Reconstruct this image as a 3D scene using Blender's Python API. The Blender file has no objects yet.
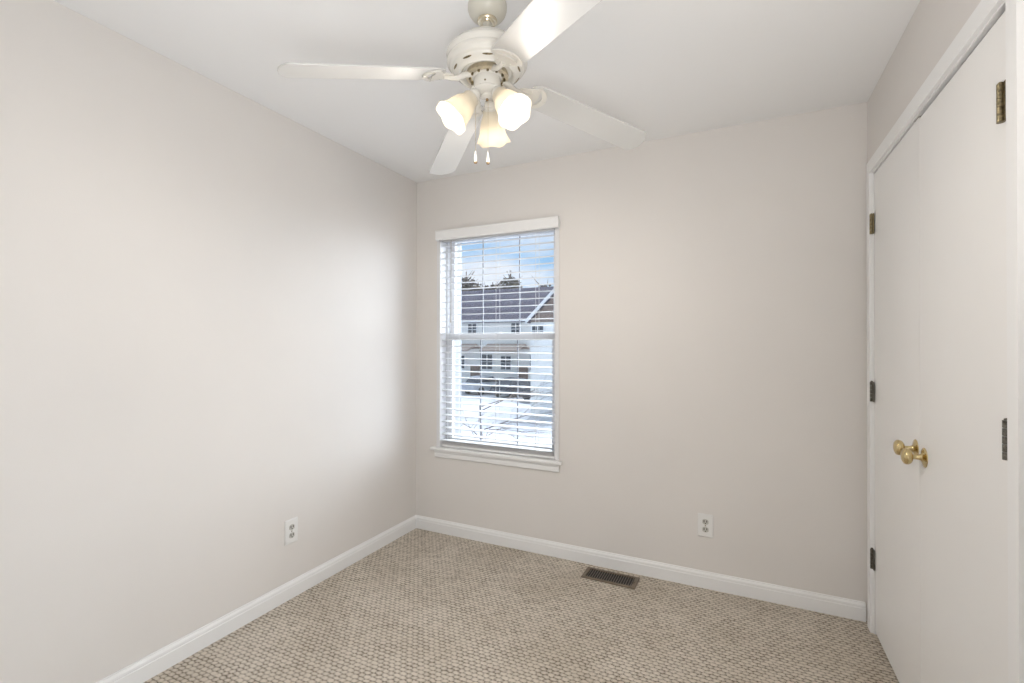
import bpy, bmesh, math, random
from mathutils import Vector, Matrix
random.seed(7)
SC = bpy.context.scene
COL = SC.collection
PI = math.pi

# ------------------------------------------------------------------ camera
CAM = Vector((2.067, -2.731, 1.294))
yaw, pitch, roll = math.radians(25.723), math.radians(0.342), math.radians(0.109)
R0 = Vector((math.cos(yaw), math.sin(yaw), 0)); F0 = Vector((-math.sin(yaw), math.cos(yaw), 0)); U0 = Vector((0, 0, 1))
F1 = F0 * math.cos(pitch) + U0 * math.sin(pitch); U1 = U0 * math.cos(pitch) - F0 * math.sin(pitch)
R2 = R0 * math.cos(roll) + U1 * math.sin(roll); U2 = U1 * math.cos(roll) - R0 * math.sin(roll)
cd = bpy.data.cameras.new('camera'); cam = bpy.data.objects.new('camera', cd); COL.objects.link(cam)
m = Matrix.Identity(4)
for i in range(3):
    m[i][0] = R2[i]; m[i][1] = U2[i]; m[i][2] = -F1[i]; m[i][3] = CAM[i]
cam.matrix_world = m
cd.sensor_fit = 'HORIZONTAL'; cd.sensor_width = 36.0; cd.lens = 473.9 / 1024 * 36.0
cd.clip_start = 0.02; cd.clip_end = 500
SC.camera = cam

# ------------------------------------------------------------------ exposure
SC.view_settings.view_transform = 'Standard'
SC.view_settings.look = 'None'
SC.view_settings.gamma = 1.0
SC.view_settings.use_curve_mapping = False
SC.view_settings.exposure = 0.08

# ------------------------------------------------------------------ sky
W = bpy.data.worlds.new('sky'); SC.world = W; W.use_nodes = True
nt = W.node_tree; nt.nodes.clear()
def nd(t, typ, **kw):
    n = t.nodes.new(typ)
    for k, v in kw.items(): setattr(n, k, v)
    return n
tc = nd(nt, 'ShaderNodeTexCoord'); mp = nd(nt, 'ShaderNodeMapping'); mp.inputs['Scale'].default_value = (1.0, 1.0, 3.2)
mp.inputs['Location'].default_value = (0.35, 0.1, 0.42)
ns = nd(nt, 'ShaderNodeTexNoise'); ns.inputs['Scale'].default_value = 3.4; ns.inputs['Detail'].default_value = 5; ns.inputs['Roughness'].default_value = .55
cr = nd(nt, 'ShaderNodeValToRGB')
cr.color_ramp.elements[0].position = .40; cr.color_ramp.elements[0].color = (.33, .60, .90, 1)
cr.color_ramp.elements[1].position = .60; cr.color_ramp.elements[1].color = (.86, .91, .99, 1)
bg = nd(nt, 'ShaderNodeBackground'); bg.inputs['Strength'].default_value = 1.02
wo = nd(nt, 'ShaderNodeOutputWorld')
L = nt.links.new
L(tc.outputs['Generated'], mp.inputs['Vector']); L(mp.outputs[0], ns.inputs['Vector']); L(ns.outputs[0], cr.inputs[0]); L(cr.outputs[0], bg.inputs[0]); L(bg.outputs[0], wo.inputs[0])

# ------------------------------------------------------------------ sun and large lamps
def light(name, typ, loc, energy, color, aim=None, **kw):
    d = bpy.data.lights.new(name, typ); d.energy = energy; d.color = color
    for k, v in kw.items(): setattr(d, k, v)
    o = bpy.data.objects.new(name, d); COL.objects.link(o); o.location = loc
    if aim is not None: o.rotation_euler = Vector(aim).to_track_quat('-Z', 'Y').to_euler()
    return o
# hazy sun behind the houses, through the window onto the left wall
light('sun', 'SUN', (6, 12, 9), 17.5, (.86, .93, 1.0), aim=(-.30, -.86, -.42), angle=math.radians(80))
# hall daylight entering beside the camera through the open doorway in the right wall
light('hall_light', 'AREA', (2.68, -2.83, .62), 21.0, (.82, .91, 1.0), aim=(-1, .0, .0), shape='RECTANGLE', size=1.1, size_y=.80)
# the photographer's flash bounced off the ceiling
light('flash', 'SPOT', (2.15, -3.0, .95), 82.0, (.98, .955, .93), aim=(-.15, .55, 1), spot_size=math.radians(125), spot_blend=1.0, shadow_soft_size=.25)

# ------------------------------------------------------------------ materials
def mat(name, col, rough=.6, metal=0.0, bump=0.0, bscale=200, var=0.0, vscale=6, emis=None, estr=0, spec=.5, trans=0):
    M = bpy.data.materials.new(name); M.use_nodes = True
    t = M.node_tree; b = t.nodes['Principled BSDF']
    b.inputs['Base Color'].default_value = (*col, 1); b.inputs['Roughness'].default_value = rough; b.inputs['Metallic'].default_value = metal
    b.inputs['Specular IOR Level'].default_value = spec
    if emis: b.inputs['Emission Color'].default_value = (*emis, 1); b.inputs['Emission Strength'].default_value = estr
    c = nd(t, 'ShaderNodeTexCoord')
    if var > 0:
        n = nd(t, 'ShaderNodeTexNoise'); n.inputs['Scale'].default_value = vscale; n.inputs['Detail'].default_value = 4
        r = nd(t, 'ShaderNodeValToRGB')
        r.color_ramp.elements[0].position = .3; r.color_ramp.elements[1].position = .7
        r.color_ramp.elements[0].color = (*[x * (1 - var) for x in col], 1); r.color_ramp.elements[1].color = (*[min(1, x * (1 + var)) for x in col], 1)
        t.links.new(c.outputs['Object'], n.inputs['Vector']); t.links.new(n.outputs[0], r.inputs[0]); t.links.new(r.outputs[0], b.inputs['Base Color'])
    if bump > 0:
        n = nd(t, 'ShaderNodeTexNoise'); n.inputs['Scale'].default_value = bscale; n.inputs['Detail'].default_value = 3
        k = nd(t, 'ShaderNodeBump'); k.inputs['Strength'].default_value = bump; k.inputs['Distance'].default_value = .002
        t.links.new(c.outputs['Object'], n.inputs['Vector']); t.links.new(n.outputs[0], k.inputs['Height']); t.links.new(k.outputs[0], b.inputs['Normal'])
    return M
WALLC = (.765, .735, .705)
M_wall = mat('wall_paint', WALLC, .55, bump=.12, bscale=260, var=.012, vscale=2.5, spec=.3)
M_ceil = mat('ceiling_paint', (.90, .90, .90), .8, bump=.1, bscale=200, spec=.2)
M_trim = mat('white_trim_paint', (.87, .87, .865), .35, bump=.03, bscale=90)
M_door = mat('white_door_paint', (.86, .85, .835), .4, bump=.05, bscale=60, var=.01, vscale=3)
M_blind = mat('blind_white', (.70, .70, .71), .4, var=.01)
M_extcase = mat('exterior_casing_grey', (.25, .26, .28), .5, var=.03)
M_vinyl = mat('vinyl_white', (.77, .77, .78), .35, var=.01)
M_muntin = mat('muntin_grey', (.24, .25, .27), .5, var=.02)
M_plate = mat('outlet_plate', (.82, .815, .80), .35, var=.01)
M_recept = mat('receptacle_ivory', (.55, .54, .50), .4, var=.02)
M_dark = mat('dark_slot', (.03, .028, .025), .6, var=.1)
M_brass = mat('polished_brass', (.62, .50, .27), .10, 1.0, bump=.05, bscale=40, var=.05)
M_antique = mat('antique_brass', (.23, .19, .115), .35, 1.0, bump=.4, bscale=300, var=.45, vscale=120)
M_iron = mat('tarnished_hinge', (.16, .15, .13), .35, 1.0, bump=.4, bscale=300, var=.5, vscale=150)
M_bronze = mat('register_brown', (.17, .13, .09), .4, .3, var=.15, vscale=60)
M_fanw = mat('fan_white_enamel', (.74, .72, .67), .25, var=.01)
M_blade = mat('fan_blade_white', (.62, .615, .60), .4, var=.01)
M_canopy = mat('fan_canopy_cream', (.62, .60, .53), .35, var=.02)
M_gold = mat('fan_gold_accent', (.60, .53, .40), .3, .6, var=.15, vscale=80)
M_string = mat('cord_white', (.75, .74, .72), .7, var=.02)
M_wood = mat('pendant_tip_brown', (.30, .20, .10), .5, var=.1)

def carpet():
    M = bpy.data.materials.new('loop_carpet'); M.use_nodes = True; t = M.node_tree; b = t.nodes['Principled BSDF']; K = t.links.new
    b.inputs['Roughness'].default_value = .95; b.inputs['Specular IOR Level'].default_value = .1
    c = nd(t, 'ShaderNodeTexCoord'); s = nd(t, 'ShaderNodeSeparateXYZ'); 
    wn = nd(t, 'ShaderNodeTexNoise'); wn.inputs['Scale'].default_value = 45; wn.inputs['Detail'].default_value = 2
    wv = nd(t, 'ShaderNodeVectorMath', operation='MULTIPLY_ADD'); wv.inputs[1].default_value = (.022, .012, 0)
    K(c.outputs['Object'], wn.inputs['Vector']); K(wn.outputs['Color'], wv.inputs[0]); K(c.outputs['Object'], wv.inputs[2]); K(wv.outputs[0], s.inputs[0])
    def mm(op, a, bb=None, cc=None):
        n = nd(t, 'ShaderNodeMath', operation=op)
        for i, x in enumerate((a, bb, cc)):
            if x is None: continue
            if isinstance(x, (int, float)): n.inputs[i].default_value = x
            else: K(x, n.inputs[i])
        return n.outputs[0]
    v = mm('DIVIDE', s.outputs['Y'], .0190); row = mm('FLOOR', v)
    off = mm('MULTIPLY', mm('FLOORED_MODULO', row, 2), .5)
    u = mm('ADD', mm('DIVIDE', s.outputs['X'], .0285), off)
    fu = mm('MULTIPLY', mm('SUBTRACT', mm('FRACT', u), .5), 2); fv = mm('MULTIPLY', mm('SUBTRACT', mm('FRACT', v), .5), 2)
    d = mm('ADD', mm('MULTIPLY', fu, fu), mm('MULTIPLY', fv, fv))
    h = mm('DIVIDE', mm('SUBTRACT', 1.7, mm('MINIMUM', d, 1.7)), 1.7)
    # per loop variation
    cx = nd(t, 'ShaderNodeCombineXYZ'); K(mm('FLOOR', u), cx.inputs[0]); K(row, cx.inputs[1])
    wh = nd(t, 'ShaderNodeTexWhiteNoise'); K(cx.outputs[0], wh.inputs['Vector'])
    fine = nd(t, 'ShaderNodeTexNoise'); fine.inputs['Scale'].default_value = 420; fine.inputs['Detail'].default_value = 2; K(c.outputs['Object'], fine.inputs['Vector'])
    hh = mm('ADD', mm('ADD', h, mm('MULTIPLY', mm('SUBTRACT', wh.outputs['Value'], .5), .34)), mm('MULTIPLY', mm('SUBTRACT', fine.outputs[0], .5), 1.9))
    r = nd(t, 'ShaderNodeValToRGB'); K(hh, r.inputs[0])
    r.color_ramp.elements[0].position = 0.0; r.color_ramp.elements[0].color = (.11, .08, .05, 1)  # dark end of the ramp paints the shade between loops into the colour
    r.color_ramp.elements[1].position = .85; r.color_ramp.elements[1].color = (.84, .765, .67, 1)
    e = r.color_ramp.elements.new(.38); e.color = (.58, .51, .42, 1)
    # large faint patches
    pn = nd(t, 'ShaderNodeTexNoise'); pn.inputs['Scale'].default_value = 3.0; pn.inputs['Detail'].default_value = 3; K(c.outputs['Object'], pn.inputs['Vector'])
    mx = nd(t, 'ShaderNodeMix', data_type='RGBA', blend_type='MULTIPLY'); mx.inputs['Factor'].default_value = 1.0
    r2 = nd(t, 'ShaderNodeValToRGB'); K(pn.outputs[0], r2.inputs[0]); r2.color_ramp.elements[0].position = .3; r2.color_ramp.elements[0].color = (.86, .845, .815, 1)
    r2.color_ramp.elements[1].position = .65; r2.color_ramp.elements[1].color = (1, 1, 1, 1)
    K(r.outputs[0], mx.inputs['A']); K(r2.outputs[0], mx.inputs['B']); K(mx.outputs['Result'], b.inputs['Base Color'])
    bp = nd(t, 'ShaderNodeBump'); bp.inputs['Strength'].default_value = .7; bp.inputs['Distance'].default_value = .006
    K(hh, bp.inputs['Height']); K(bp.outputs[0], b.inputs['Normal'])
    return M
M_carpet = carpet()

def glassmat(name, tint=(1, 1, 1)):
    M = bpy.data.materials.new(name); M.use_nodes = True; t = M.node_tree; t.nodes.clear()
    o = nd(t, 'ShaderNodeOutputMaterial'); mx = nd(t, 'ShaderNodeMixShader'); g = nd(t, 'ShaderNodeBsdfGlossy'); tr = nd(t, 'ShaderNodeBsdfTransparent')
    g.inputs['Roughness'].default_value = .02; tr.inputs[0].default_value = (*tint, 1); mx.inputs[0].default_value = .05
    t.links.new(tr.outputs[0], mx.inputs[1]); t.links.new(g.outputs[0], mx.inputs[2]); t.links.new(mx.outputs[0], o.inputs[0])
    return M
M_glass = glassmat('window_glass', (.96, .97, .98))

def shademat():
    M = bpy.data.materials.new('frosted_shade_glass'); M.use_nodes = True; t = M.node_tree; t.nodes.clear()
    o = nd(t, 'ShaderNodeOutputMaterial'); a = nd(t, 'ShaderNodeAddShader'); mx = nd(t, 'ShaderNodeMixShader')
    tr = nd(t, 'ShaderNodeBsdfTranslucent'); df = nd(t, 'ShaderNodeBsdfDiffuse'); em = nd(t, 'ShaderNodeEmission')
    tr.inputs[0].default_value = (.58, .53, .45, 1); df.inputs[0].default_value = (.55, .53, .47, 1)
    em.inputs[0].default_value = (1, .93, .80, 1); em.inputs[1].default_value = .14
    t.links.new(tr.outputs[0], mx.inputs[1]); t.links.new(df.outputs[0], mx.inputs[2]); t.links.new(mx.outputs[0], a.inputs[0]); t.links.new(em.outputs[0], a.inputs[1])
    t.links.new(a.outputs[0], o.inputs[0])
    return M
M_shade = shademat()
M_bulb = mat('glowing_bulb', (.9, .9, .85), .5, emis=(1, .90, .74), estr=1.7)

# ------------------------------------------------------------------ mesh helpers
def obj(name, bm, material, parent=None, smooth=None, bevel=0):
    me = bpy.data.meshes.new(name)
    bmesh.ops.recalc_face_normals(bm, faces=bm.faces)
    bm.to_mesh(me); bm.free()
    o = bpy.data.objects.new(name, me); COL.objects.link(o)
    me.materials.append(material)
    if smooth is not None:
        for p in me.polygons: p.use_smooth = True
        me.set_sharp_from_angle(angle=math.radians(smooth))
    if bevel > 0:
        b = o.modifiers.new('bevel', 'BEVEL'); b.width = bevel; b.segments = 2; b.limit_method = 'ANGLE'; b.angle_limit = math.radians(50)
    if parent: o.parent = parent
    return o
def box(bm, x0, x1, y0, y1, z0, z1, M=None):
    v = [bm.verts.new((x, y, z)) for x in (x0, x1) for y in (y0, y1) for z in (z0, z1)]
    for f in ((0, 1, 3, 2), (4, 6, 7, 5), (0, 4, 5, 1), (2, 3, 7, 6), (0, 2, 6, 4), (1, 5, 7, 3)): bm.faces.new([v[i] for i in f])
    if M is not None:
        for q in v: q.co = M @ q.co
    return v
def B(*a):
    bm = bmesh.new(); box(bm, *a); return bm
def frame_from(p, d):
    d = Vector(d).normalized(); q = d.to_track_quat('Z', 'Y')
    return Matrix.Translation(Vector(p)) @ q.to_matrix().to_4x4()
def lathe(bm, prof, M=None, n=32, rimfun=None):
    """prof: list of (r, z); r == 0 closes"""
    rings = []
    for k, (r, z) in enumerate(prof):
        if r <= 1e-6: rings.append([bm.verts.new((0, 0, z))])
        else:
            rg = []
            for i in range(n):
                a = 2 * PI * i / n; rr, zz = (r, z) if rimfun is None else rimfun(r, z, a)
                rg.append(bm.verts.new((rr * math.cos(a), rr * math.sin(a), zz)))
            rings.append(rg)
    for A, Bq in zip(rings, rings[1:]):
        if len(A) == 1 and len(Bq) == 1: continue
        for i in range(n):
            j = (i + 1) % n
            if len(A) == 1: bm.faces.new((A[0], Bq[j], Bq[i]))
            elif len(Bq) == 1: bm.faces.new((A[i], A[j], Bq[0]))
            else: bm.faces.new((A[i], A[j], Bq[j], Bq[i]))
    if M is not None:
        for rg in rings:
            for v in rg: v.co = M @ v.co
def LA(prof, M=None, n=32, rimfun=None):
    bm = bmesh.new(); lathe(bm, prof, M, n, rimfun); return bm
def tube(bm, pts, rad, n=8):
    pts = [Vector(p) for p in pts]; rings = []
    for i, p in enumerate(pts):
        d = (pts[min(i + 1, len(pts) - 1)] - pts[max(i - 1, 0)]).normalized()
        r = rad[i] if isinstance(rad, (list, tuple)) else rad
        a = d.cross(Vector((0, 0, 1)))
        if a.length < .05: a = d.cross(Vector((1, 0, 0)))
        a.normalize(); b = d.cross(a)
        rings.append([bm.verts.new(p + r * (a * math.cos(2 * PI * k / n) + b * math.sin(2 * PI * k / n))) for k in range(n)])
    for A, Q in zip(rings, rings[1:]):
        for k in range(n): bm.faces.new((A[k], A[(k + 1) % n], Q[(k + 1) % n], Q[k]))
    bm.faces.new(rings[0][::-1]); bm.faces.new(rings[-1])
def T(pts, rad, n=8):
    bm = bmesh.new(); tube(bm, pts, rad, n); return bm
def prism(bm, poly, z0, z1, M=None):
    a = [bm.verts.new((x, y, z0)) for x, y in poly]; b = [bm.verts.new((x, y, z1)) for x, y in poly]
    bm.faces.new(a[::-1]); bm.faces.new(b); n = len(poly)
    for i in range(n): bm.faces.new((a[i], a[(i + 1) % n], b[(i + 1) % n], b[i]))
    if M is not None:
        for v in a + b: v.co = M @ v.co
def sweep(bm, prof, p0, p1, out):
    """extrude a profile of (out, up) pairs from p0 to p1; out = outward direction"""
    p0, p1, out = Vector(p0), Vector(p1), Vector(out); U = Vector((0, 0, 1))
    a = [bm.verts.new(p0 + out * x + U * z) for x, z in prof]; b = [bm.verts.new(p1 + out * x + U * z) for x, z in prof]
    n = len(prof); bm.faces.new(a); bm.faces.new(b[::-1])
    for i in range(n): bm.faces.new((a[i], b[i], b[(i + 1) % n], a[(i + 1) % n]))
def empty(name, loc=(0, 0, 0)):
    o = bpy.data.objects.new(name, None); COL.objects.link(o); o.location = loc; o.empty_display_size = .1; return o
def tag(o, label=None, cat=None, group=None, kind=None):
    if label: o['label'] = label
    if cat: o['category'] = cat
    if group: o['group'] = group
    if kind: o['kind'] = kind
    return o
def hang(o, root):     # parent keeping the world position (roots are unrotated)
    o.parent = root; o.location = o.location - root.location
    return o

# ------------------------------------------------------------------ the room
WD, H, YR, TK = 2.6076, 2.44, -3.3, .25
WX0, WX1, WZ0, WZ1 = .20, 1.05, .587, 2.048          # window opening
DY0, DY1, DZ = -1.298, -.108, 2.066                  # closet opening
tag(obj('floor', B(-.2, WD + .9, YR - 1.6, TK, -.12, 0), M_carpet), 'patterned beige loop carpet covering the bedroom floor', 'floor', kind='structure')
tag(obj('ceiling', B(-.2, WD + .9, YR - 1.6, TK, H, H + .12), M_ceil), 'flat white ceiling over the room', 'ceiling', kind='structure')
tag(obj('wall_left', B(-.15, 0, YR - 1.6, 0, 0, H), M_wall), 'plain beige wall left of the window corner', 'wall', kind='structure')
bm = bmesh.new()
box(bm, -.15, WX0, 0, TK, 0, H); box(bm, WX1, WD + .9, 0, TK, 0, H); box(bm, WX0, WX1, 0, TK, 0, WZ0 - .022); box(bm, WX0, WX1, 0, TK, WZ1, H)
tag(obj('wall_back', bm, M_wall), 'beige wall with the window in it', 'wall', kind='structure')
bm = bmesh.new()
box(bm, WD, WD + .12, YR, -3.25, 0, H); box(bm, WD, WD + .12, -3.25, -2.40, 2.05, H); box(bm, WD, WD + .12, -2.40, DY0 - .018, 0, H); box(bm, WD, WD + .12, DY1 + .018, 0, 0, H); box(bm, WD, WD + .12, DY0 - .018, DY1 + .018, DZ + .018, H)
tag(obj('wall_right', bm, M_wall), 'beige wall around the closet doors', 'wall', kind='structure')
bm = bmesh.new()
box(bm, WD + .78, WD + .9, YR - 1.6, 0, 0, H); box(bm, WD + .12, WD + .78, DY0 - .32, DY0 - .2, 0, H)
tag(obj('wall_closet', bm, M_wall), 'closet inner wall behind the double doors', 'wall', kind='structure')
bm = bmesh.new()
box(bm, 0, WD + .78, YR - .12, YR, 0, H)
tag(obj('wall_rear', bm, M_wall), 'plain wall behind the camera', 'wall', kind='structure')

BASE = [(0, 0), (.014, 0), (.014, .060), (.0115, .0625), (.0125, .066), (.0115, .074), (.006, .083), (.0055, .088), (0, .088)]
bm = bmesh.new(); sweep(bm, BASE, (0, YR, 0), (0, 0, 0), (1, 0, 0))
tag(obj('baseboard_left', bm, M_trim, bevel=.0012), 'white moulded baseboard along the left wall', 'baseboard', kind='structure')
bm = bmesh.new(); sweep(bm, BASE, (.0055, 0, 0), (WD - .013, 0, 0), (0, -1, 0))
tag(obj('baseboard_back', bm, M_trim, bevel=.0012), 'white moulded baseboard under the window wall', 'baseboard', kind='structure')
bm = bmesh.new(); sweep(bm, BASE, (WD, -2.40, 0), (WD, DY0 - .076, 0), (-1, 0, 0))
tag(obj('baseboard_right', bm, M_trim, bevel=.0012), 'white moulded baseboard right of the closet', 'baseboard', kind='structure')

# closet casing: jambs + stepped casing boards
bm = bmesh.new()
def casing_v(y0, y1, inner):         # vertical board between y0<y1; inner edge thinner bead
    box(bm, WD - .015, WD, y0, y1, 0, DZ + .062)
casing_v(DY1 + .006, DY1 + .058, -1); casing_v(DY0 - .074, DY0 - .028, 1)
box(bm, WD - .015, WD, DY0 - .006, DY1 + .006, DZ + .006, DZ + .062)
box(bm, WD - .004, WD, DY1, DY1 + .006, 0, DZ + .006); box(bm, WD - .001, WD, DY0 - .028, DY0, 0, DZ + .006); box(bm, WD - .004, WD, DY0, DY1, DZ, DZ + .006)
box(bm, WD, WD + .12, DY1, DY1 + .018, 0, DZ + .018); box(bm, WD, WD + .12, DY0 - .018, DY0, 0, DZ + .018); box(bm, WD, WD + .12, DY0, DY1, DZ, DZ + .018)
box(bm, WD + .040, WD + .06, DY1 - .012, DY1, 0, DZ); box(bm, WD + .040, WD + .06, DY0, DY0 + .012, 0, DZ); box(bm, WD + .040, WD + .06, DY0, DY1, DZ - .012, DZ)
tag(obj('trim_1', bm, M_trim, bevel=.0015), 'white casing framing the closet double doors', 'door casing', kind='structure')

# closet doors
DM = -.703
def knob(root, y, z):
    Mx = frame_from((WD + .004, y, z), (-1, 0, 0))
    k = obj('door_knob', LA([(0, .030), (.0075, .030), (.0085, .034), (.018, .036), (.0235, .040), (.0265, .046), (.0268, .051), (.024, .057), (.017, .061), (.008, .063), (0, .0635)], Mx, 32), M_brass, None, 40)
    r = obj('rose', LA([(0, 0), (.032, 0), (.033, .002), (.030, .005), (.022, .007), (.014, .009), (.011, .012), (.0085, .018), (.0075, .030), (0, .030)], Mx, 32), M_brass, k, 40)
    hang(k, root); return k
def hinge(root, y, z, m, side):
    bm = bmesh.new(); h = .089
    for i in range(5):
        z0 = z - h / 2 + i * h / 5; lathe(bm, [(0, z0 + .0008), (.0072, z0 + .0008), (.0072, z0 + h / 5 - .0008), (0, z0 + h / 5 - .0008)], Matrix.Translation((WD - .0078, y, 0)), 14)
    lathe(bm, [(0, z + h / 2), (.0045, z + h / 2), (.005, z + h / 2 + .002), (.003, z + h / 2 + .004), (0, z + h / 2 + .005)], Matrix.Translation((WD - .0078, y, 0)), 12)
    box(bm, WD - .0065, WD - .0022, y - .021, y, z - h / 2, z + h / 2)
    o = obj('hinge', bm, m, None, 35); hang(o, root); return o
def leaf(name, y0, y1, ztop, ykn, zkn, hy, hz, mh, side, label):
    root = empty(name, (WD + .018, (y0 + y1) / 2, 0)); tag(root, label, 'door', kind='structure')
    hang(obj('door_panel', B(WD + .0015, WD + .0365, y0, y1, .012, ztop), M_door, bevel=.0015), root)
    knob(root, ykn, zkn)
    for y, z, mm_ in zip(hy, hz, mh): hinge(root, y, z, mm_, side)
    return root
leaf('door_1', DM + .0008, DY1 - .002, DZ - .004, -.662, .938, (-.107, -.105, -.103), (1.838, 1.084, .334), (M_antique, M_iron, M_iron), 1, 'white flat closet door leaf nearest the window wall, knob at its near edge')
d2 = leaf('door_2', DY0 + .002, DM - .0008, DZ - .012, -.748, .926, (-1.284, -1.304, -1.300), (1.843, 1.083, .322), (M_antique, M_iron, M_iron), 1, 'white flat closet door leaf nearest the camera, with dark gap on top')
k = obj('ball_catch', B(WD + .002, WD + .026, DM + .005, DM + .045, DZ - .005, DZ - .001), M_antique, None); hang(k, bpy.data.objects['door_1'])
bpy.data.objects['ball_catch']['label'] = 'small brass ball catch on the top edge'

# ------------------------------------------------------------------ window
CX = (WX0 + WX1) / 2
win = empty('window_1', (CX, 0, WZ0)); tag(win, 'white double hung window with muntins behind the blinds', 'window', kind='structure')
def W_(name, bm, mt, bev=.0015, par=None, sm=None):
    o = obj(name, bm, mt, None, sm, bev); hang(o, par or win); return o
bm = bmesh.new()   # narrow trim around the opening + jamb liner
box(bm, WX0 - .022, WX0, -.008, 0, WZ0, WZ1 + .02); box(bm, WX1, WX1 + .022, -.008, 0, WZ0, WZ1 + .02); box(bm, WX0, WX1, -.008, 0, WZ1, WZ1 + .02)
box(bm, WX0, WX0 + .006, -.008, .135, WZ0, WZ1); box(bm, WX1 - .006, WX1, -.008, .135, WZ0, WZ1); box(bm, WX0 + .006, WX1 - .006, -.008, .135, WZ1 - .006, WZ1)
box(bm, WX0 + .006, WX1 - .006, .10, .135, WZ0 - .01, WZ0 + .012)
box(bm, WX0 + .006, WX0 + .020, .066, .135, WZ0 + .012, WZ1 - .006); box(bm, WX1 - .020, WX1 - .006, .066, .135, WZ0 + .012, WZ1 - .006)
W_('window_frame', bm, M_vinyl)
bm = bmesh.new(); box(bm, WX0, WX0 + .006, .135, TK + .02, WZ0, WZ1); box(bm, WX1 - .006, WX1, .135, TK + .02, WZ0, WZ1); box(bm, WX0, WX1, .135, TK + .02, WZ1 - .006, WZ1)
box(bm, WX0, WX1, .135, TK + .05, WZ0 - .02, WZ0 + .008); W_('exterior_casing', bm, M_extcase)
def sash(name, y, z0, z1, bot, top):
    s = bmesh.new(); x0, x1 = WX0 + .020, WX1 - .020; t = .026; st = .034
    box(s, x0, x0 + st, y, y + t, z0, z1); box(s, x1 - st, x1, y, y + t, z0, z1)
    box(s, x0 + st, x1 - st, y, y + t, z0, z0 + bot); box(s, x0 + st, x1 - st, y, y + t, z1 - top, z1)
    so = W_(name, s, M_vinyl)
    g = obj('glass_pane', B(x0 + st, x1 - st, y + .011, y + .015, z0 + bot, z1 - top), M_glass); hang(g, win); 
    q = bmesh.new()
    for x in (.479, .755): box(q, x - .0032, x + .0032, y + .004, y + .011, z0 + bot, z1 - top)
    mo = obj('muntin', q, M_muntin); hang(mo, win)
    return so
sash('upper_sash', .100, 1.325, WZ1 - .006, .035, .035)
sash('lower_sash', .072, WZ0 + .012, 1.365, .045, .038)
lk = bmesh.new(); lathe(lk, [(0, 1.365), (.012, 1.365), (.012, 1.372), (.006, 1.376), (0, 1.376)], Matrix.Translation((CX, .088, 0)), 16); box(lk, CX - .006, CX + .03, .080, .086, 1.367, 1.373)
W_('sash_lock', lk, M_vinyl, 0)
# stool and apron
bm = bmesh.new(); box(bm, .138, 1.092, -.030, .0, WZ0 - .022, WZ0); box(bm, WX0 + .001, WX1 - .001, 0, .10, WZ0 - .021, WZ0)
tag(obj('trim_2', bm, M_trim, bevel=.004), 'white window stool and apron below the blinds', 'window sill', kind='structure')
bm = bmesh.new(); sweep(bm, [(0, .517), (.010, .517), (.013, .522), (.013, .548), (.016, .556), (.016, .5655), (0, .5655)], (.165, 0, 0), (1.073, 0, 0), (0, -1, 0))
a = obj('apron', bm, M_trim, bpy.data.objects['trim_2'], bevel=.0012)

# blinds
bl = empty('window_blind', (CX, .03, 1.96)); tag(bl, 'white horizontal slat blind lowered over the window', 'window blind')
def BL(name, bm, mt, bev=0, sm=None):
    o = obj(name, bm, mt, None, sm, bev); hang(o, bl); return o
vz0, vz1 = 2.002, 2.070
bm = bmesh.new(); VP_ = [(.030, vz0), (.036, vz0 + .002), (.040, vz0 + .012), (.040, vz1 - .012), (.043, vz1 - .006), (.043, vz1), (.030, vz1)]
sweep(bm, VP_, (.186, 0, 0), (1.078, 0, 0), (0, -1, 0))
box(bm, .186, .194, -.030, -.0085, vz0, vz1); box(bm, 1.070, 1.078, -.030, -.0085, vz0, vz1)
BL('valance', bm, M_trim, .001)
BL('headrail', B(.212, 1.038, -.003, .052, 1.998, 2.036), M_blind, .002)
zz = 1.972; tilt = math.radians(2.5); SP = .0432; zs = []
base = bmesh.new(); n = 6
for sgn in (0, 1):
    pass
rows = []
for i in range(n + 1):
    w = -.025 + .05 * i / n; cmb = .0022 * (1 - (w / .025) ** 2)
    rows.append([base.verts.new((x, w, cmb + dz)) for x in (-.413, .413) for dz in (-.0013, .0013)])
for a_, b_ in zip(rows, rows[1:]):
    base.faces.new((a_[0], b_[0], b_[2], a_[2])); base.faces.new((a_[1], a_[3], b_[3], b_[1])); base.faces.new((a_[0], a_[1], b_[1], b_[0])); base.faces.new((a_[2], b_[2], b_[3], a_[3]))
base.faces.new((rows[0][0], rows[0][2], rows[0][3], rows[0][1])); base.faces.new((rows[-1][0], rows[-1][1], rows[-1][3], rows[-1][2]))
slat0 = obj('slat', base, M_blind, bl, 40)
k = 0; YS = .028
while zz > .632:
    s = slat0 if k == 0 else slat0.copy()
    if k: COL.objects.link(s)
    s.parent = bl; s.location = (0, YS - .03, zz - 1.96); s.rotation_euler = (tilt, 0, 0); zs.append(zz); k += 1; zz -= SP
BL('bottom_rail', B(.213, 1.037, YS - .026, YS + .026, 0.5905, .606), M_trim, .003)
for i in range(3):
    s = slat0.copy(); COL.objects.link(s); s.parent = bl; s.location = (0, YS - .03, 0.6105 + .0062 * i - 1.96); s.rotation_euler = (.01, 0, 0)
for x in (.322, .635, .915):
    bm = bmesh.new()
    for y in (YS - .0275, YS + .0275): tube(bm, [(x, y, 1.998), (x, y, .606)], .0011, 6)
    for z in zs: tube(bm, [(x, YS - .0275, z - .0055 ), (x, YS + .0275, z + .0015)], .0007, 4)
    BL('ladder_cord', bm, M_string)
bm = bmesh.new(); tube(bm, [(.297, -.012, 2.0), (.297, -.0135, 1.45)], .0032, 8)
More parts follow.
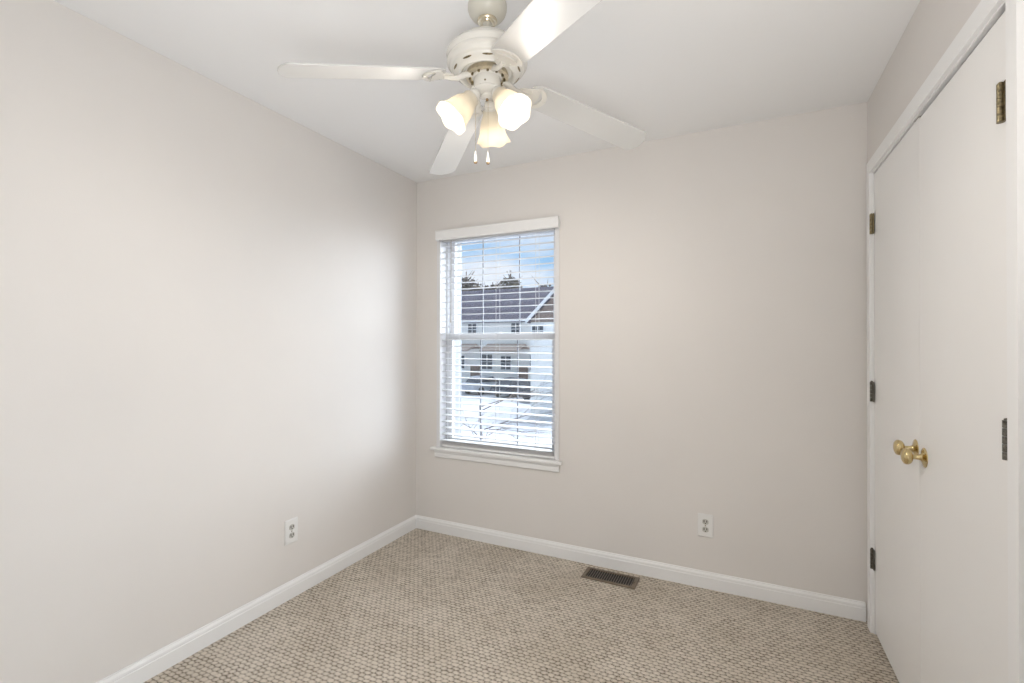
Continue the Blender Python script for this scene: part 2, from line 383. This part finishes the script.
lathe(bm, [(0, 1.44), (.0048, 1.441), (.0052, 1.452), (.0034, 1.475), (0, 1.476)], Matrix.Translation((.297, -.0135, 0)), 10)
BL('tilt_wand', bm, mat('wand_grey', (.45, .43, .40), .3, var=.02))

# ------------------------------------------------------------------ outlets
def outlet(name, loc, rz, label):
    root = empty(name, loc); tag(root, label, 'power outlet', 'white duplex outlets on the walls')
    root.rotation_euler = (0, 0, rz)
    # local: plate faces -y, wall at y=0
    bm = bmesh.new(); w, h = .0385, .061
    pr_ = [(-w, -h), (w, -h), (w, h), (-w, h)]
    Mx = Matrix.Rotation(PI / 2, 4, 'X')
    prism(bm, pr_, 0, .0045, Mx); p2 = [(x * .93, z * .955) for x, z in pr_]; prism(bm, p2, .0045, .007, Mx)
    obj('cover_plate', bm, M_plate, root, bevel=.0012)
    for s in (-1, 1):
        zc = s * .0205
        poly = []
        for i in range(24):
            a = 2 * PI * i / 24; poly.append((max(-.0155, min(.0155, .0175 * math.cos(a))), zc + .0145 * math.sin(a)))
        bm = bmesh.new(); prism(bm, poly, .007, .0088, Mx); rc = obj('receptacle', bm, M_recept, root)
        bm = bmesh.new()
        for x, hh in ((-.0068, .0065), (.0068, .0055)): box(bm, x - .0021, x + .0021, -.0094, -.0086, zc + .003 - hh, zc + .003 + hh)
        lathe(bm, [(0, .0086), (.0030, .0086), (.0030, .0094), (0, .0094)], Mx @ Matrix.Translation((0, zc - .0080, 0)), 12)
        sl = obj('slot', bm, M_dark, rc)
    bm = bmesh.new(); lathe(bm, [(0, .0070), (.0033, .0070), (.0028, .0082), (0, .0085)], Mx, 12); box(bm, -.0028, .0028, -.0088, -.0083, -.0004, .0004)
    obj('screw', bm, M_antique, root)
outlet('wall_outlet', (1.899, 0, .331), 0, 'white duplex outlet low on the window wall near the closet')
outlet('wall_outlet', (0, -1.036, .340), PI / 2, 'white duplex outlet low on the left wall')

# ------------------------------------------------------------------ floor register
fr = empty('floor_register', (1.4165, -.1225, 0)); fr.rotation_euler = (0, 0, -.01); tag(fr, 'brown metal floor vent set in the carpet by the baseboard', 'floor vent')
X, Y = .149, .0665; ix, iy = .126, .048
bm = bmesh.new()
o_ = [(-X, -Y), (X, -Y), (X, Y), (-X, Y)]; i_ = [(-ix, -iy), (ix, -iy), (ix, iy), (-ix, iy)]; o2 = [(x * .985, y * .965) for x, y in o_]
V = lambda pts, z: [bm.verts.new((x, y, z)) for x, y in pts]
r0, r1, r2, r3 = V(o_, .0015), V(o2, .0075), V(i_, .0080), V(i_, .0015)
for A_, B_ in ((r0, r1), (r1, r2), (r2, r3)):
    for i in range(4): bm.faces.new((A_[i], A_[(i + 1) % 4], B_[(i + 1) % 4], B_[i]))
obj('frame', bm, M_bronze, fr, bevel=.0008)
obj('dark_recess_sheet', B(-ix, ix, -iy, iy, .0005, .0016), M_dark, fr)  # dark sheet standing in for the shade inside the vent recess
nl = 19
for i in range(nl):
    x = -ix + (i + .5) * 2 * ix / nl
    if i == 0:
        bm = bmesh.new(); Mx = Matrix.Rotation(.35, 4, 'Y'); box(bm, -.0012, .0012, -iy, iy, -.0028, .0028, Mx)
        lo0 = obj('louver', bm, mat('register_louver', (.24, .20, .17), .3, .4, var=.05), fr)
        lo = lo0
    else: lo = lo0.copy(); COL.objects.link(lo); lo.parent = fr
    lo.location = (x, 0, .0046)
obj('lever', B(ix + .004, ix + .009, -.008, .008, .006, .013), M_bronze, fr)

# ------------------------------------------------------------------ ceiling fan
FC = Vector((1.30, -1.335, 0))
fan = empty('ceiling_fan', (FC.x, FC.y, H)); tag(fan, 'white four blade ceiling fan with three lit bell shades', 'ceiling fan')
def FN(name, bm, mt, sm=40, par=None, bev=0):
    for v in bm.verts: v.co -= Vector((0, 0, H))     # built with world heights
    return obj(name, bm, mt, par or fan, sm, bev)
FN('canopy', LA([(0, H), (.064, H), (.0655, H - .006), (.0655, H - .020), (.062, H - .032), (.054, H - .043), (.042, H - .052), (.034, H - .055), (0, H - .055)], n=40), M_canopy)
FN('canopy_ring', LA([(.013, 2.385), (.033, 2.385), (.034, 2.380), (.031, 2.376), (.024, 2.377), (.021, 2.373), (.013, 2.373)], n=32), M_gold)
FN('downrod', LA([(0, 2.385), (.019, 2.385), (.019, 2.378), (.0115, 2.368), (.0115, 2.34), (0, 2.34)], n=24), M_canopy)
FN('motor_housing', LA([(0, 2.333), (.030, 2.333), (.034, 2.322), (.062, 2.313), (.092, 2.300), (.096, 2.301), (.099, 2.296), (.118, 2.283), (.128, 2.272), (.131, 2.266), (.1355, 2.264), (.137, 2.258), (.1345, 2.253), (.1325, 2.244), (.1355, 2.240), (.1355, 2.234), (.130, 2.230), (.127, 2.226),
                        (.126, 2.220), (.1225, 2.216), (.118, 2.214), (.116, 2.209), (.105, 2.203), (.099, 2.197), (.096, 2.193), (.091, 2.193), (.086, 2.197), (.082, 2.208), (.060, 2.206), (0, 2.206)], n=56), M_fanw)
for i in range(10):                                   # dark oval vents around the underside bowl
    bm = bmesh.new(); a = i * 2 * PI / 10 + .2; Mx = Matrix.Rotation(a, 4, 'Z') @ Matrix.Translation((.1095, 0, 2.2062)) @ Matrix.Rotation(-.72, 4, 'Y')
    prism(bm, [(.0030 * math.cos(t_ * PI / 8), .017 * math.sin(t_ * PI / 8)) for t_ in range(16)], -.0014, .0012, Mx)
    FN('vent_slot', bm, M_antique, None)
FN('flywheel', LA([(0, 2.205), (.070, 2.205), (.072, 2.198), (.071, 2.190), (.062, 2.187), (.060, 2.191), (.048, 2.191), (0, 2.191)], n=40), M_gold)
bm = bmesh.new(); lathe(bm, [(0, 2.197), (.050, 2.197), (.051, 2.190), (.0455, 2.185), (.0455, 2.150), (.049, 2.147), (.049, 2.142), (.043, 2.138), (.033, 2.133), (0, 2.131)], n=40)
FN('switch_housing', bm, M_fanw)
for i in range(12):
    bm = bmesh.new(); a = i * 2 * PI / 12; lathe(bm, [(0, 0), (.0042, 0), (.0042, .009), (0, .0095)], Matrix.Translation((.058 * math.cos(a), .058 * math.sin(a), 2.1915)) @ Matrix.Rotation(PI, 4, 'X'), 10)
    FN('flywheel_screw', bm, M_antique, 40)
for a in (0.2, 2.3, 4.4):
    bm = bmesh.new(); a += yaw - PI / 2 - .3
    lathe(bm, [(0, 0), (.0032, 0), (.0028, .0015), (0, .002)], frame_from((.0455 * math.cos(a), .0455 * math.sin(a), 2.160), (math.cos(a), math.sin(a), 0)), 10)
    FN('screw', bm, M_antique)

AZ0, PIT, DROOP = math.radians(49.5), math.radians(-10.8), .2
def blade_M(az):
    e = Vector((math.cos(az), math.sin(az), -DROOP)); t = Vector((-math.sin(az) * math.cos(PIT), math.cos(az) * math.cos(PIT), math.sin(PIT))); nn = e.cross(t).normalized()
    Mx = Matrix.Identity(4)
    for i in range(3): Mx[i][0] = e[i]; Mx[i][1] = t[i]; Mx[i][2] = nn[i]
    Mx.translation = Vector((0, 0, 2.197 - H)); return Mx
Rc = .611; w1, w0 = .122, .110
half = [(.150, .030), (.158, .043), (.172, w0 / 2 - .003), (.19, w0 / 2), (Rc - .004, w1 / 2), (Rc + .002, w1 / 2 - .004), (Rc + .014, .040), (Rc + .021, .020), (Rc + .023, 0)]
poly = half + [(r, -w) for r, w in half[:-1][::-1]]
bm = bmesh.new(); prism(bm, poly, 0, .0055)
blade0 = obj('fan_blade', bm, M_blade, fan, bevel=.0015)
# blade iron: stem, shield plate with a crescent slot, drop bracket
bm = bmesh.new(); N = 28; out_, inn = [], []
for i in range(N):
    a = 2 * PI * i / N
    out_.append((.172 + .046 * math.cos(a) - (.012 if math.cos(a) < -.5 else 0), .052 * math.sin(a) * (.72 + .28 * math.cos(a) if math.cos(a) < 0 else 1)))
    y = .034 * math.sin(a); x = .190 + (.0065 * math.cos(a)) - .010 * (y / .034) ** 2 + .004
    inn.append((x, y))
zt, zb = -.0005, -.0055
vo_t = [bm.verts.new((x, y, zt)) for x, y in out_]; vi_t = [bm.verts.new((x, y, zt)) for x, y in inn]
vo_b = [bm.verts.new((x, y, zb)) for x, y in out_]; vi_b = [bm.verts.new((x, y, zb)) for x, y in inn]
for i in range(N):
    j = (i + 1) % N
    bm.faces.new((vo_t[i], vo_t[j], vi_t[j], vi_t[i])); bm.faces.new((vo_b[j], vo_b[i], vi_b[i], vi_b[j])); bm.faces.new((vo_b[i], vo_b[j], vo_t[j], vo_t[i])); bm.faces.new((vi_b[j], vi_b[i], vi_t[i], vi_t[j]))
tube(bm, [(.058, 0, .006), (.080, 0, .002), (.105, 0, -.008), (.125, 0, -.009), (.150, 0, -.005)], [.010, .010, .009, .008, .007], 10)
for x, y in ((.156, .022), (.156, -.022), (.212, 0)): lathe(bm, [(0, 0), (.004, 0), (.0034, -.002), (0, -.003)], Matrix.Translation((x, y, zb)), 10)
iron0 = obj('blade_iron', bm, M_fanw, blade0, 35)
blade0.matrix_local = blade_M(AZ0)
for k in (1, 2, 3):
    b = blade0.copy(); COL.objects.link(b); b.parent = fan; b.matrix_local = blade_M(AZ0 + k * PI / 2)
    ir = iron0.copy(); COL.objects.link(ir); ir.parent = b

# light kit
prof_o = [(.0265, 0), (.0285, .004), (.0270, .012), (.0310, .022), (.0385, .040), (.0430, .058), (.0455, .074), (.0500, .090), (.0570, .103), (.0605, .108)]
prof_i = [(r - .0025, z) for r, z in prof_o][::-1]
def wav(r, z, a):
    k = max(0, (z - .07) / .038); return r + .0020 * k * math.cos(6 * a), z + .0028 * k * math.cos(6 * a)
for azc in (84, 204, 314):
    az = math.radians(azc) + yaw; tl = math.radians(41)
    h = Vector((math.cos(az), math.sin(az), 0)); ax = h * math.sin(tl) - U0 * math.cos(tl)
    p = h * .049 + R0 * .003 + Vector((0, 0, 2.122)); Mx = frame_from(p, ax)
    bm = bmesh.new(); tube(bm, [h * .030 + Vector((0, 0, 2.143)), h * .046 + Vector((0, 0, 2.142)), p - ax * .010, p + ax * .001], [.011, .012, .012, .013], 14)
    lathe(bm, [(0, -.014), (.016, -.014), (.019, -.008), (.0205, .0), (.0225, .001), (.0215, .008), (.0235, .010), (.0235, .020), (.018, .021), (0, .021)], Mx, 28)
    arm = FN('light_socket', bm, M_fanw)
    Ms = frame_from(p + ax * .014, ax)
    FN('lamp_shade', LA(prof_o + prof_i + [prof_o[0]], Ms, 48, wav), M_shade, 60, arm)
    FN('light_bulb', LA([(0, .006), (.013, .006), (.014, .020), (.022, .034), (.0285, .050), (.0285, .062), (.022, .076), (.011, .083), (0, .085)], Ms, 24), M_bulb, 60, arm)
    q = FC + p + ax * .118
    light('bulb_light', 'SPOT', q, 16.4, (1, .93, .85), aim=ax, spot_size=math.radians(142), spot_blend=1.0, shadow_soft_size=.035)
    light('bulb_glow', 'POINT', q, 3.4, (1, .93, .85), shadow_soft_size=.03)
# pull chains
def chain(x, y, z0, z1):
    bm = bmesh.new(); z = z0
    tube(bm, [(x, y, z0), (x, y, z1)], .0007, 6)
    while z > z1:
        bmesh.ops.create_icosphere(bm, subdivisions=1, radius=.0013, matrix=Matrix.Translation((x, y, z))); z -= .0042
    c_ = FN('pull_chain', bm, M_gold, None)
    FN('pendant', LA([(0, z1), (.0022, z1 - .001), (.0030, z1 - .008), (.0062, z1 - .034), (.0065, z1 - .038), (0, z1 - .038)], Matrix.Translation((x, y, 0)), 16), M_fanw, 40, c_)
    FN('pendant_tip', LA([(0, z1 - .038), (.0062, z1 - .038), (.0050, z1 - .043), (0, z1 - .044)], Matrix.Translation((x, y, 0)), 16), M_wood, 40, c_)
nx, ny = R0.x, R0.y
FN('finial_cap', LA([(0, 2.133), (.021, 2.133), (.022, 2.129), (.020, 2.125), (.010, 2.123), (.007, 2.120), (0, 2.120)], n=28), M_fanw)
FN('chain_bushing', LA([(0, 2.121), (.0048, 2.121), (.0048, 2.114), (0, 2.113)], n=14), M_wood)
chain(.003 * nx, .003 * ny, 2.114, 1.943)
chain(-.036 * nx - .01, -.036 * ny + .012, 2.140, 1.951)

# ------------------------------------------------------------------ outdoors
M_ground = mat('pale_concrete', (.54, .54, .57), .9, var=.14, vscale=.6)
M_siding = mat('pale_siding', (.88, .87, .84), .8, var=.03)
M_roof = mat('dark_shingles', (.085, .075, .105), .9, bump=.5, bscale=4, var=.25, vscale=3)
M_brown = mat('brown_board', (.24, .18, .15), .8, var=.1)  # plain dark brown of the gable siding and front doors
M_tan = mat('tan_brick', (.42, .33, .28), .9, var=.15, vscale=5)
M_wtrim = mat('white_board', (.80, .80, .80), .6, var=.02)
M_pane = mat('dark_window_pane', (.06, .07, .09), .15, var=.1)
M_bark = mat('grey_brown_bark', (.14, .11, .09), .9, var=.2, vscale=8)
M_leaf = mat('autumn_brown_foliage', (.13, .11, .085), .9, var=.35, vscale=2)
M_car = mat('dark_car_paint', (.05, .055, .07), .25, var=.05)
M_carw = mat('silver_car_paint', (.45, .47, .52), .3, var=.03)
M_tyre = mat('tyre_rubber', (.02, .02, .02), .8, var=.1)
GZ = -2.9
tag(obj('ground', B(-120, 60, .6, 160, GZ - .3, GZ), M_ground), 'pale open ground outside below the window', 'ground', kind='structure')

def window_part(root, x0, x1, y, z0, z1):
    bm = bmesh.new(); t = .08
    box(bm, x0 - t, x1 + t, y - .05, y, z0 - t, z0); box(bm, x0 - t, x1 + t, y - .05, y, z1, z1 + t); box(bm, x0 - t, x0, y - .05, y, z0, z1); box(bm, x1, x1 + t, y - .05, y, z0, z1)
    box(bm, (x0 + x1) / 2 - .03, (x0 + x1) / 2 + .03, y - .05, y - .02, z0, z1); box(bm, x0, x1, y - .05, y - .02, (z0 + z1) / 2 - .03, (z0 + z1) / 2 + .03)
    w = obj('window', bm, M_wtrim); hang(w, root)
    p = obj('pane', B(x0, x1, y - .02, y, z0, z1), M_pane); p.parent = w
def roofmesh(x0, x1, yf, yr, ze, zr, over=.4, t=.18):
    bm = bmesh.new(); s = (zr - ze) / (yr - yf); yb = 2 * yr - yf
    pts = [(yf - over, ze - s * over), (yr, zr), (yb + over, ze - s * over), (yb + over, ze - s * over - t), (yr, zr - t * 1.1), (yf - over, ze - s * over - t)]
    a = [bm.verts.new((x0 - over, y, z)) for y, z in pts]; b = [bm.verts.new((x1 + over, y, z)) for y, z in pts]
    for i in range(6): bm.faces.new((a[i], b[i], b[(i + 1) % 6], a[(i + 1) % 6]))
    for q in (a, b): bm.faces.new((q[0], q[1], q[4], q[5])); bm.faces.new((q[1], q[2], q[3], q[4]))
    return bm
# townhouse row
th = empty('townhouse_row', (-20, 41, GZ)); tag(th, 'long pale townhouse row with a dark shingle roof across the parking area', 'house')
x0, x1 = -42, -7.5
bm = bmesh.new(); box(bm, x0, x1, 36, 46, GZ, 3.45); prism(bm, [(36.02, 3.45), (45.98, 3.45), (41, 6.4)], x0 + .01, x1 - .01, Matrix(((0, 0, 1, 0), (1, 0, 0, 0), (0, 1, 0, 0), (0, 0, 0, 1))))
hang(obj('wall', bm, M_siding), th)
hang(obj('roof', roofmesh(x0, x1, 36, 41, 3.72, 7.0), M_roof), th)
hang(obj('gutter', B(x0, x1, 35.45, 35.6, 3.35, 3.5), M_wtrim), th)
for xw in (-38, -33, -28, -24.4, -20.75, -16.2, -12.2, -9.6): window_part(th, xw - .45, xw + .45, 35.98, 2.15, 3.2)
for i, xw in enumerate((-36.4, -31.2, -26.3, -21.4, -16.5, -11.6)):
    g = obj('porch_roof', roofmesh(xw - 1.9, xw + 1.5, 33.6, 35.0, .85, 1.35, .15, .12), M_tan); hang(g, th)
    window_part(th, xw - 3.2, xw - 2.1, 35.98, -1.0, .35); window_part(th, xw - 1.2, xw - .2, 35.98, -1.0, .2)
    dr = bmesh.new(); box(dr, xw + .5, xw + 1.5, 35.9, 36, GZ, -.7); hang(obj('front_door', dr, M_brown), th)
for xc in (-33.5,):
    hang(obj('chimney', B(xc - .3, xc + .3, 41.2, 41.8, 6.2, 7.9), M_tan), th)
# nearer gabled house on the right
gh = empty('gabled_house', (-6.9, 25, GZ)); tag(gh, 'pale gabled house with white rake boards nearer on the right', 'house')
GXc, GHf = -6.85, 1.95
bm = bmesh.new(); box(bm, GXc - GHf, GXc + GHf, 22.3, 30, GZ, 2.6)
hang(obj('wall', bm, M_siding), gh)
bm = bmesh.new(); prism(bm, [(GXc - GHf - .05, 2.56), (GXc + GHf + .05, 2.56), (GXc, 4.55)], 22.25, 22.35, Matrix(((1, 0, 0, 0), (0, 0, 1, 0), (0, 1, 0, 0), (0, 0, 0, 1))))
hang(obj('gable_wall', bm, M_brown), gh)
bm = bmesh.new(); sl = 1.0
for s in (-1, 1):
    ax = [(GXc, 4.78), (GXc + s * 2.1, 4.78 - 2.1 * sl), (GXc + s * 2.1, 4.62 - 2.1 * sl), (GXc, 4.62)]
    prism(bm, ax, 22.0, 30.2, Matrix(((1, 0, 0, 0), (0, 0, 1, 0), (0, 1, 0, 0), (0, 0, 0, 1))))
hang(obj('roof', bm, M_roof), gh)
bm = bmesh.new()
for s in (-1, 1):
    ax = [(GXc, 4.80), (GXc + s * 2.12, 4.80 - 2.12 * sl), (GXc + s * 2.12, 4.58 - 2.12 * sl), (GXc, 4.58)]
    prism(bm, ax, 21.9, 21.99, Matrix(((1, 0, 0, 0), (0, 0, 1, 0), (0, 1, 0, 0), (0, 0, 0, 1))))
hang(obj('rake_board', bm, M_wtrim), gh)
window_part(gh, -8.7, -8.0, 22.28, 1.75, 2.38); window_part(gh, -7.0, -6.3, 22.28, 1.75, 2.38)
g = obj('garage_door', B(-8.2, -5.6, 22.22, 22.3, GZ, -.5), M_wtrim); hang(g, gh)

# trees behind the roofs
def blob_tree(name, x, y, h, r, label, seed):
    rnd = random.Random(seed); root = empty(name, (x, y, GZ)); tag(root, label, 'tree', 'trees behind the townhouse roof')
    bm = bmesh.new(); tube(bm, [(0, 0, 0), (.1, 0, h * .5), (0, .1, h * .9)], [.25, .18, .05], 8)
    for i in range(26):
        a = rnd.uniform(0, 2 * PI); z = h * rnd.uniform(.45, .85); L_ = r * rnd.uniform(.6, 1.1)
        tube(bm, [(0, 0, z), (math.cos(a) * L_ * .6, math.sin(a) * L_ * .6, z + L_ * .4), (math.cos(a) * L_, math.sin(a) * L_, z + L_ * .8)], [.07, .04, .012], 5)
    obj('trunk', bm, M_bark, root)
    bm = bmesh.new()
    for i in range(1500):
        a = rnd.uniform(0, 2 * PI); u = rnd.uniform(-1, 1); q = r * rnd.random() ** .45
        c_ = Vector((q * math.cos(a) * math.sqrt(1 - u * u), q * math.sin(a) * math.sqrt(1 - u * u), h * .72 + q * u * 1.15))
        s = rnd.uniform(.10, .20); d1 = Vector((rnd.uniform(-1, 1), rnd.uniform(-1, 1), rnd.uniform(-1, 1))).normalized() * s; d2 = d1.cross(Vector((rnd.uniform(-1, 1), rnd.uniform(-1, 1), rnd.uniform(-1, 1)))).normalized() * s
        vs = [bm.verts.new(c_ + d1), bm.verts.new(c_ + d2), bm.verts.new(c_ - d1), bm.verts.new(c_ - d2)]; bm.faces.new(vs)
    f = obj('foliage', bm, M_leaf, root); return root
for i, (x, y, h, r, lb) in enumerate([(-30.0, 50, 15.1, 1.8, 'brown leafy tree behind the roof, leftmost above the ridge'), (-30.8, 54.5, 14.4, 1.9, 'low brown tree behind the roof, second from the left'),
                                  (-26.1, 50, 13.4, 1.8, 'tallest brown tree behind the middle of the roof'), (-25.9, 54.8, 15.8, 1.7, 'small dark tree just right of the tallest tree'),
                                  (-18.9, 50, 12.7, 1.9, 'dark tree low over the ridge at the right of the window')]):
    blob_tree('autumn_tree', x, y, h, r, lb, i + 3)

# parked cars
def car(x, y, rz, m_, label):
    root = empty('parked_car', (x, y, GZ)); root.rotation_euler = (0, 0, rz); tag(root, label, 'car', 'cars parked outside')
    side = [(-2.2, .35), (-2.2, .75), (-2.05, .95), (-1.3, 1.02), (1.1, .98), (2.05, .82), (2.2, .6), (2.2, .35)]
    Mx = Matrix(((1, 0, 0, 0), (0, 0, 1, 0), (0, 1, 0, 0), (0, 0, 0, 1)))
    bm = bmesh.new(); prism(bm, side, -.88, .88, Mx)
    obj('car_body', bm, m_, root, bevel=.08)
    bm = bmesh.new(); prism(bm, [(-1.75, 1.0), (-1.25, 1.42), (.1, 1.46), (1.0, .98)], -.74, .74, Mx); obj('cabin_glass', bm, M_pane, root, bevel=.04)
    bm = bmesh.new(); prism(bm, [(-1.27, 1.40), (-1.2, 1.47), (.05, 1.51), (.15, 1.44)], -.76, .76, Mx); obj('car_roof', bm, m_, root, bevel=.02)
    for a in (-1.35, 1.35):
        for b in (-1, 1):
            obj('wheel', LA([(0, -.1), (.32, -.1), (.34, -.05), (.34, .05), (.32, .1), (0, .1)], Matrix.Translation((a, b * .82, .34)) @ Matrix.Rotation(PI / 2, 4, 'X'), 20), M_tyre, root, 40)
for x, y, rz, m_, lb in [(-11.0, 30.5, 1.2, M_car, 'dark car parked nearest the gabled house'), (-14.2, 32.0, 1.25, M_car, 'dark car parked second out from the gabled house'), (-17.6, 33.0, 1.25, M_carw, 'silver car parked beyond the dark cars, left of the pair')]:
    car(x, y, rz, m_, lb)

# bare tree below the window
def bare_tree(x, y, z0, h, label, seed):
    rnd = random.Random(seed); root = empty('bare_tree', (x, y, z0)); tag(root, label, 'tree'); bm = bmesh.new(); bt = bmesh.new()
    tube(bm, [(0, 0, 0), (.05, .03, h * .35), (-.03, .06, h * .7)], [.055, .04, .018], 8)
    def br(p, d, L_, r, lev):
        q = p + d * L_ * .5 + Vector((rnd.uniform(-1, 1), rnd.uniform(-1, 1), rnd.uniform(-.3, .6))) * L_ * .08; e = p + d * L_
        tube(bt, [p, q, e], [r, r * .75, r * .4], 5)
        if lev > 0:
            for i in range(3):
                nd_ = (d + Vector((rnd.uniform(-1, 1), rnd.uniform(-1, 1), rnd.uniform(-.5, .6))) * .75).normalized()
                br(p + (e - p) * rnd.uniform(.4, .95), nd_, L_ * .62, r * .5, lev - 1)
    for i in range(11):
        a = i * 2.4; z = h * rnd.uniform(.35, .7); br(Vector((.02, .04, z)), Vector((math.cos(a), math.sin(a), rnd.uniform(.0, .5))).normalized(), h * .30, .012, 3)
    obj('trunk', bm, M_bark, root); obj('branches', bt, M_bark, root)
bare_tree(-3.0, 6.2, GZ, 4.1, 'thin bare tree just outside seen through the lower blinds', 5)
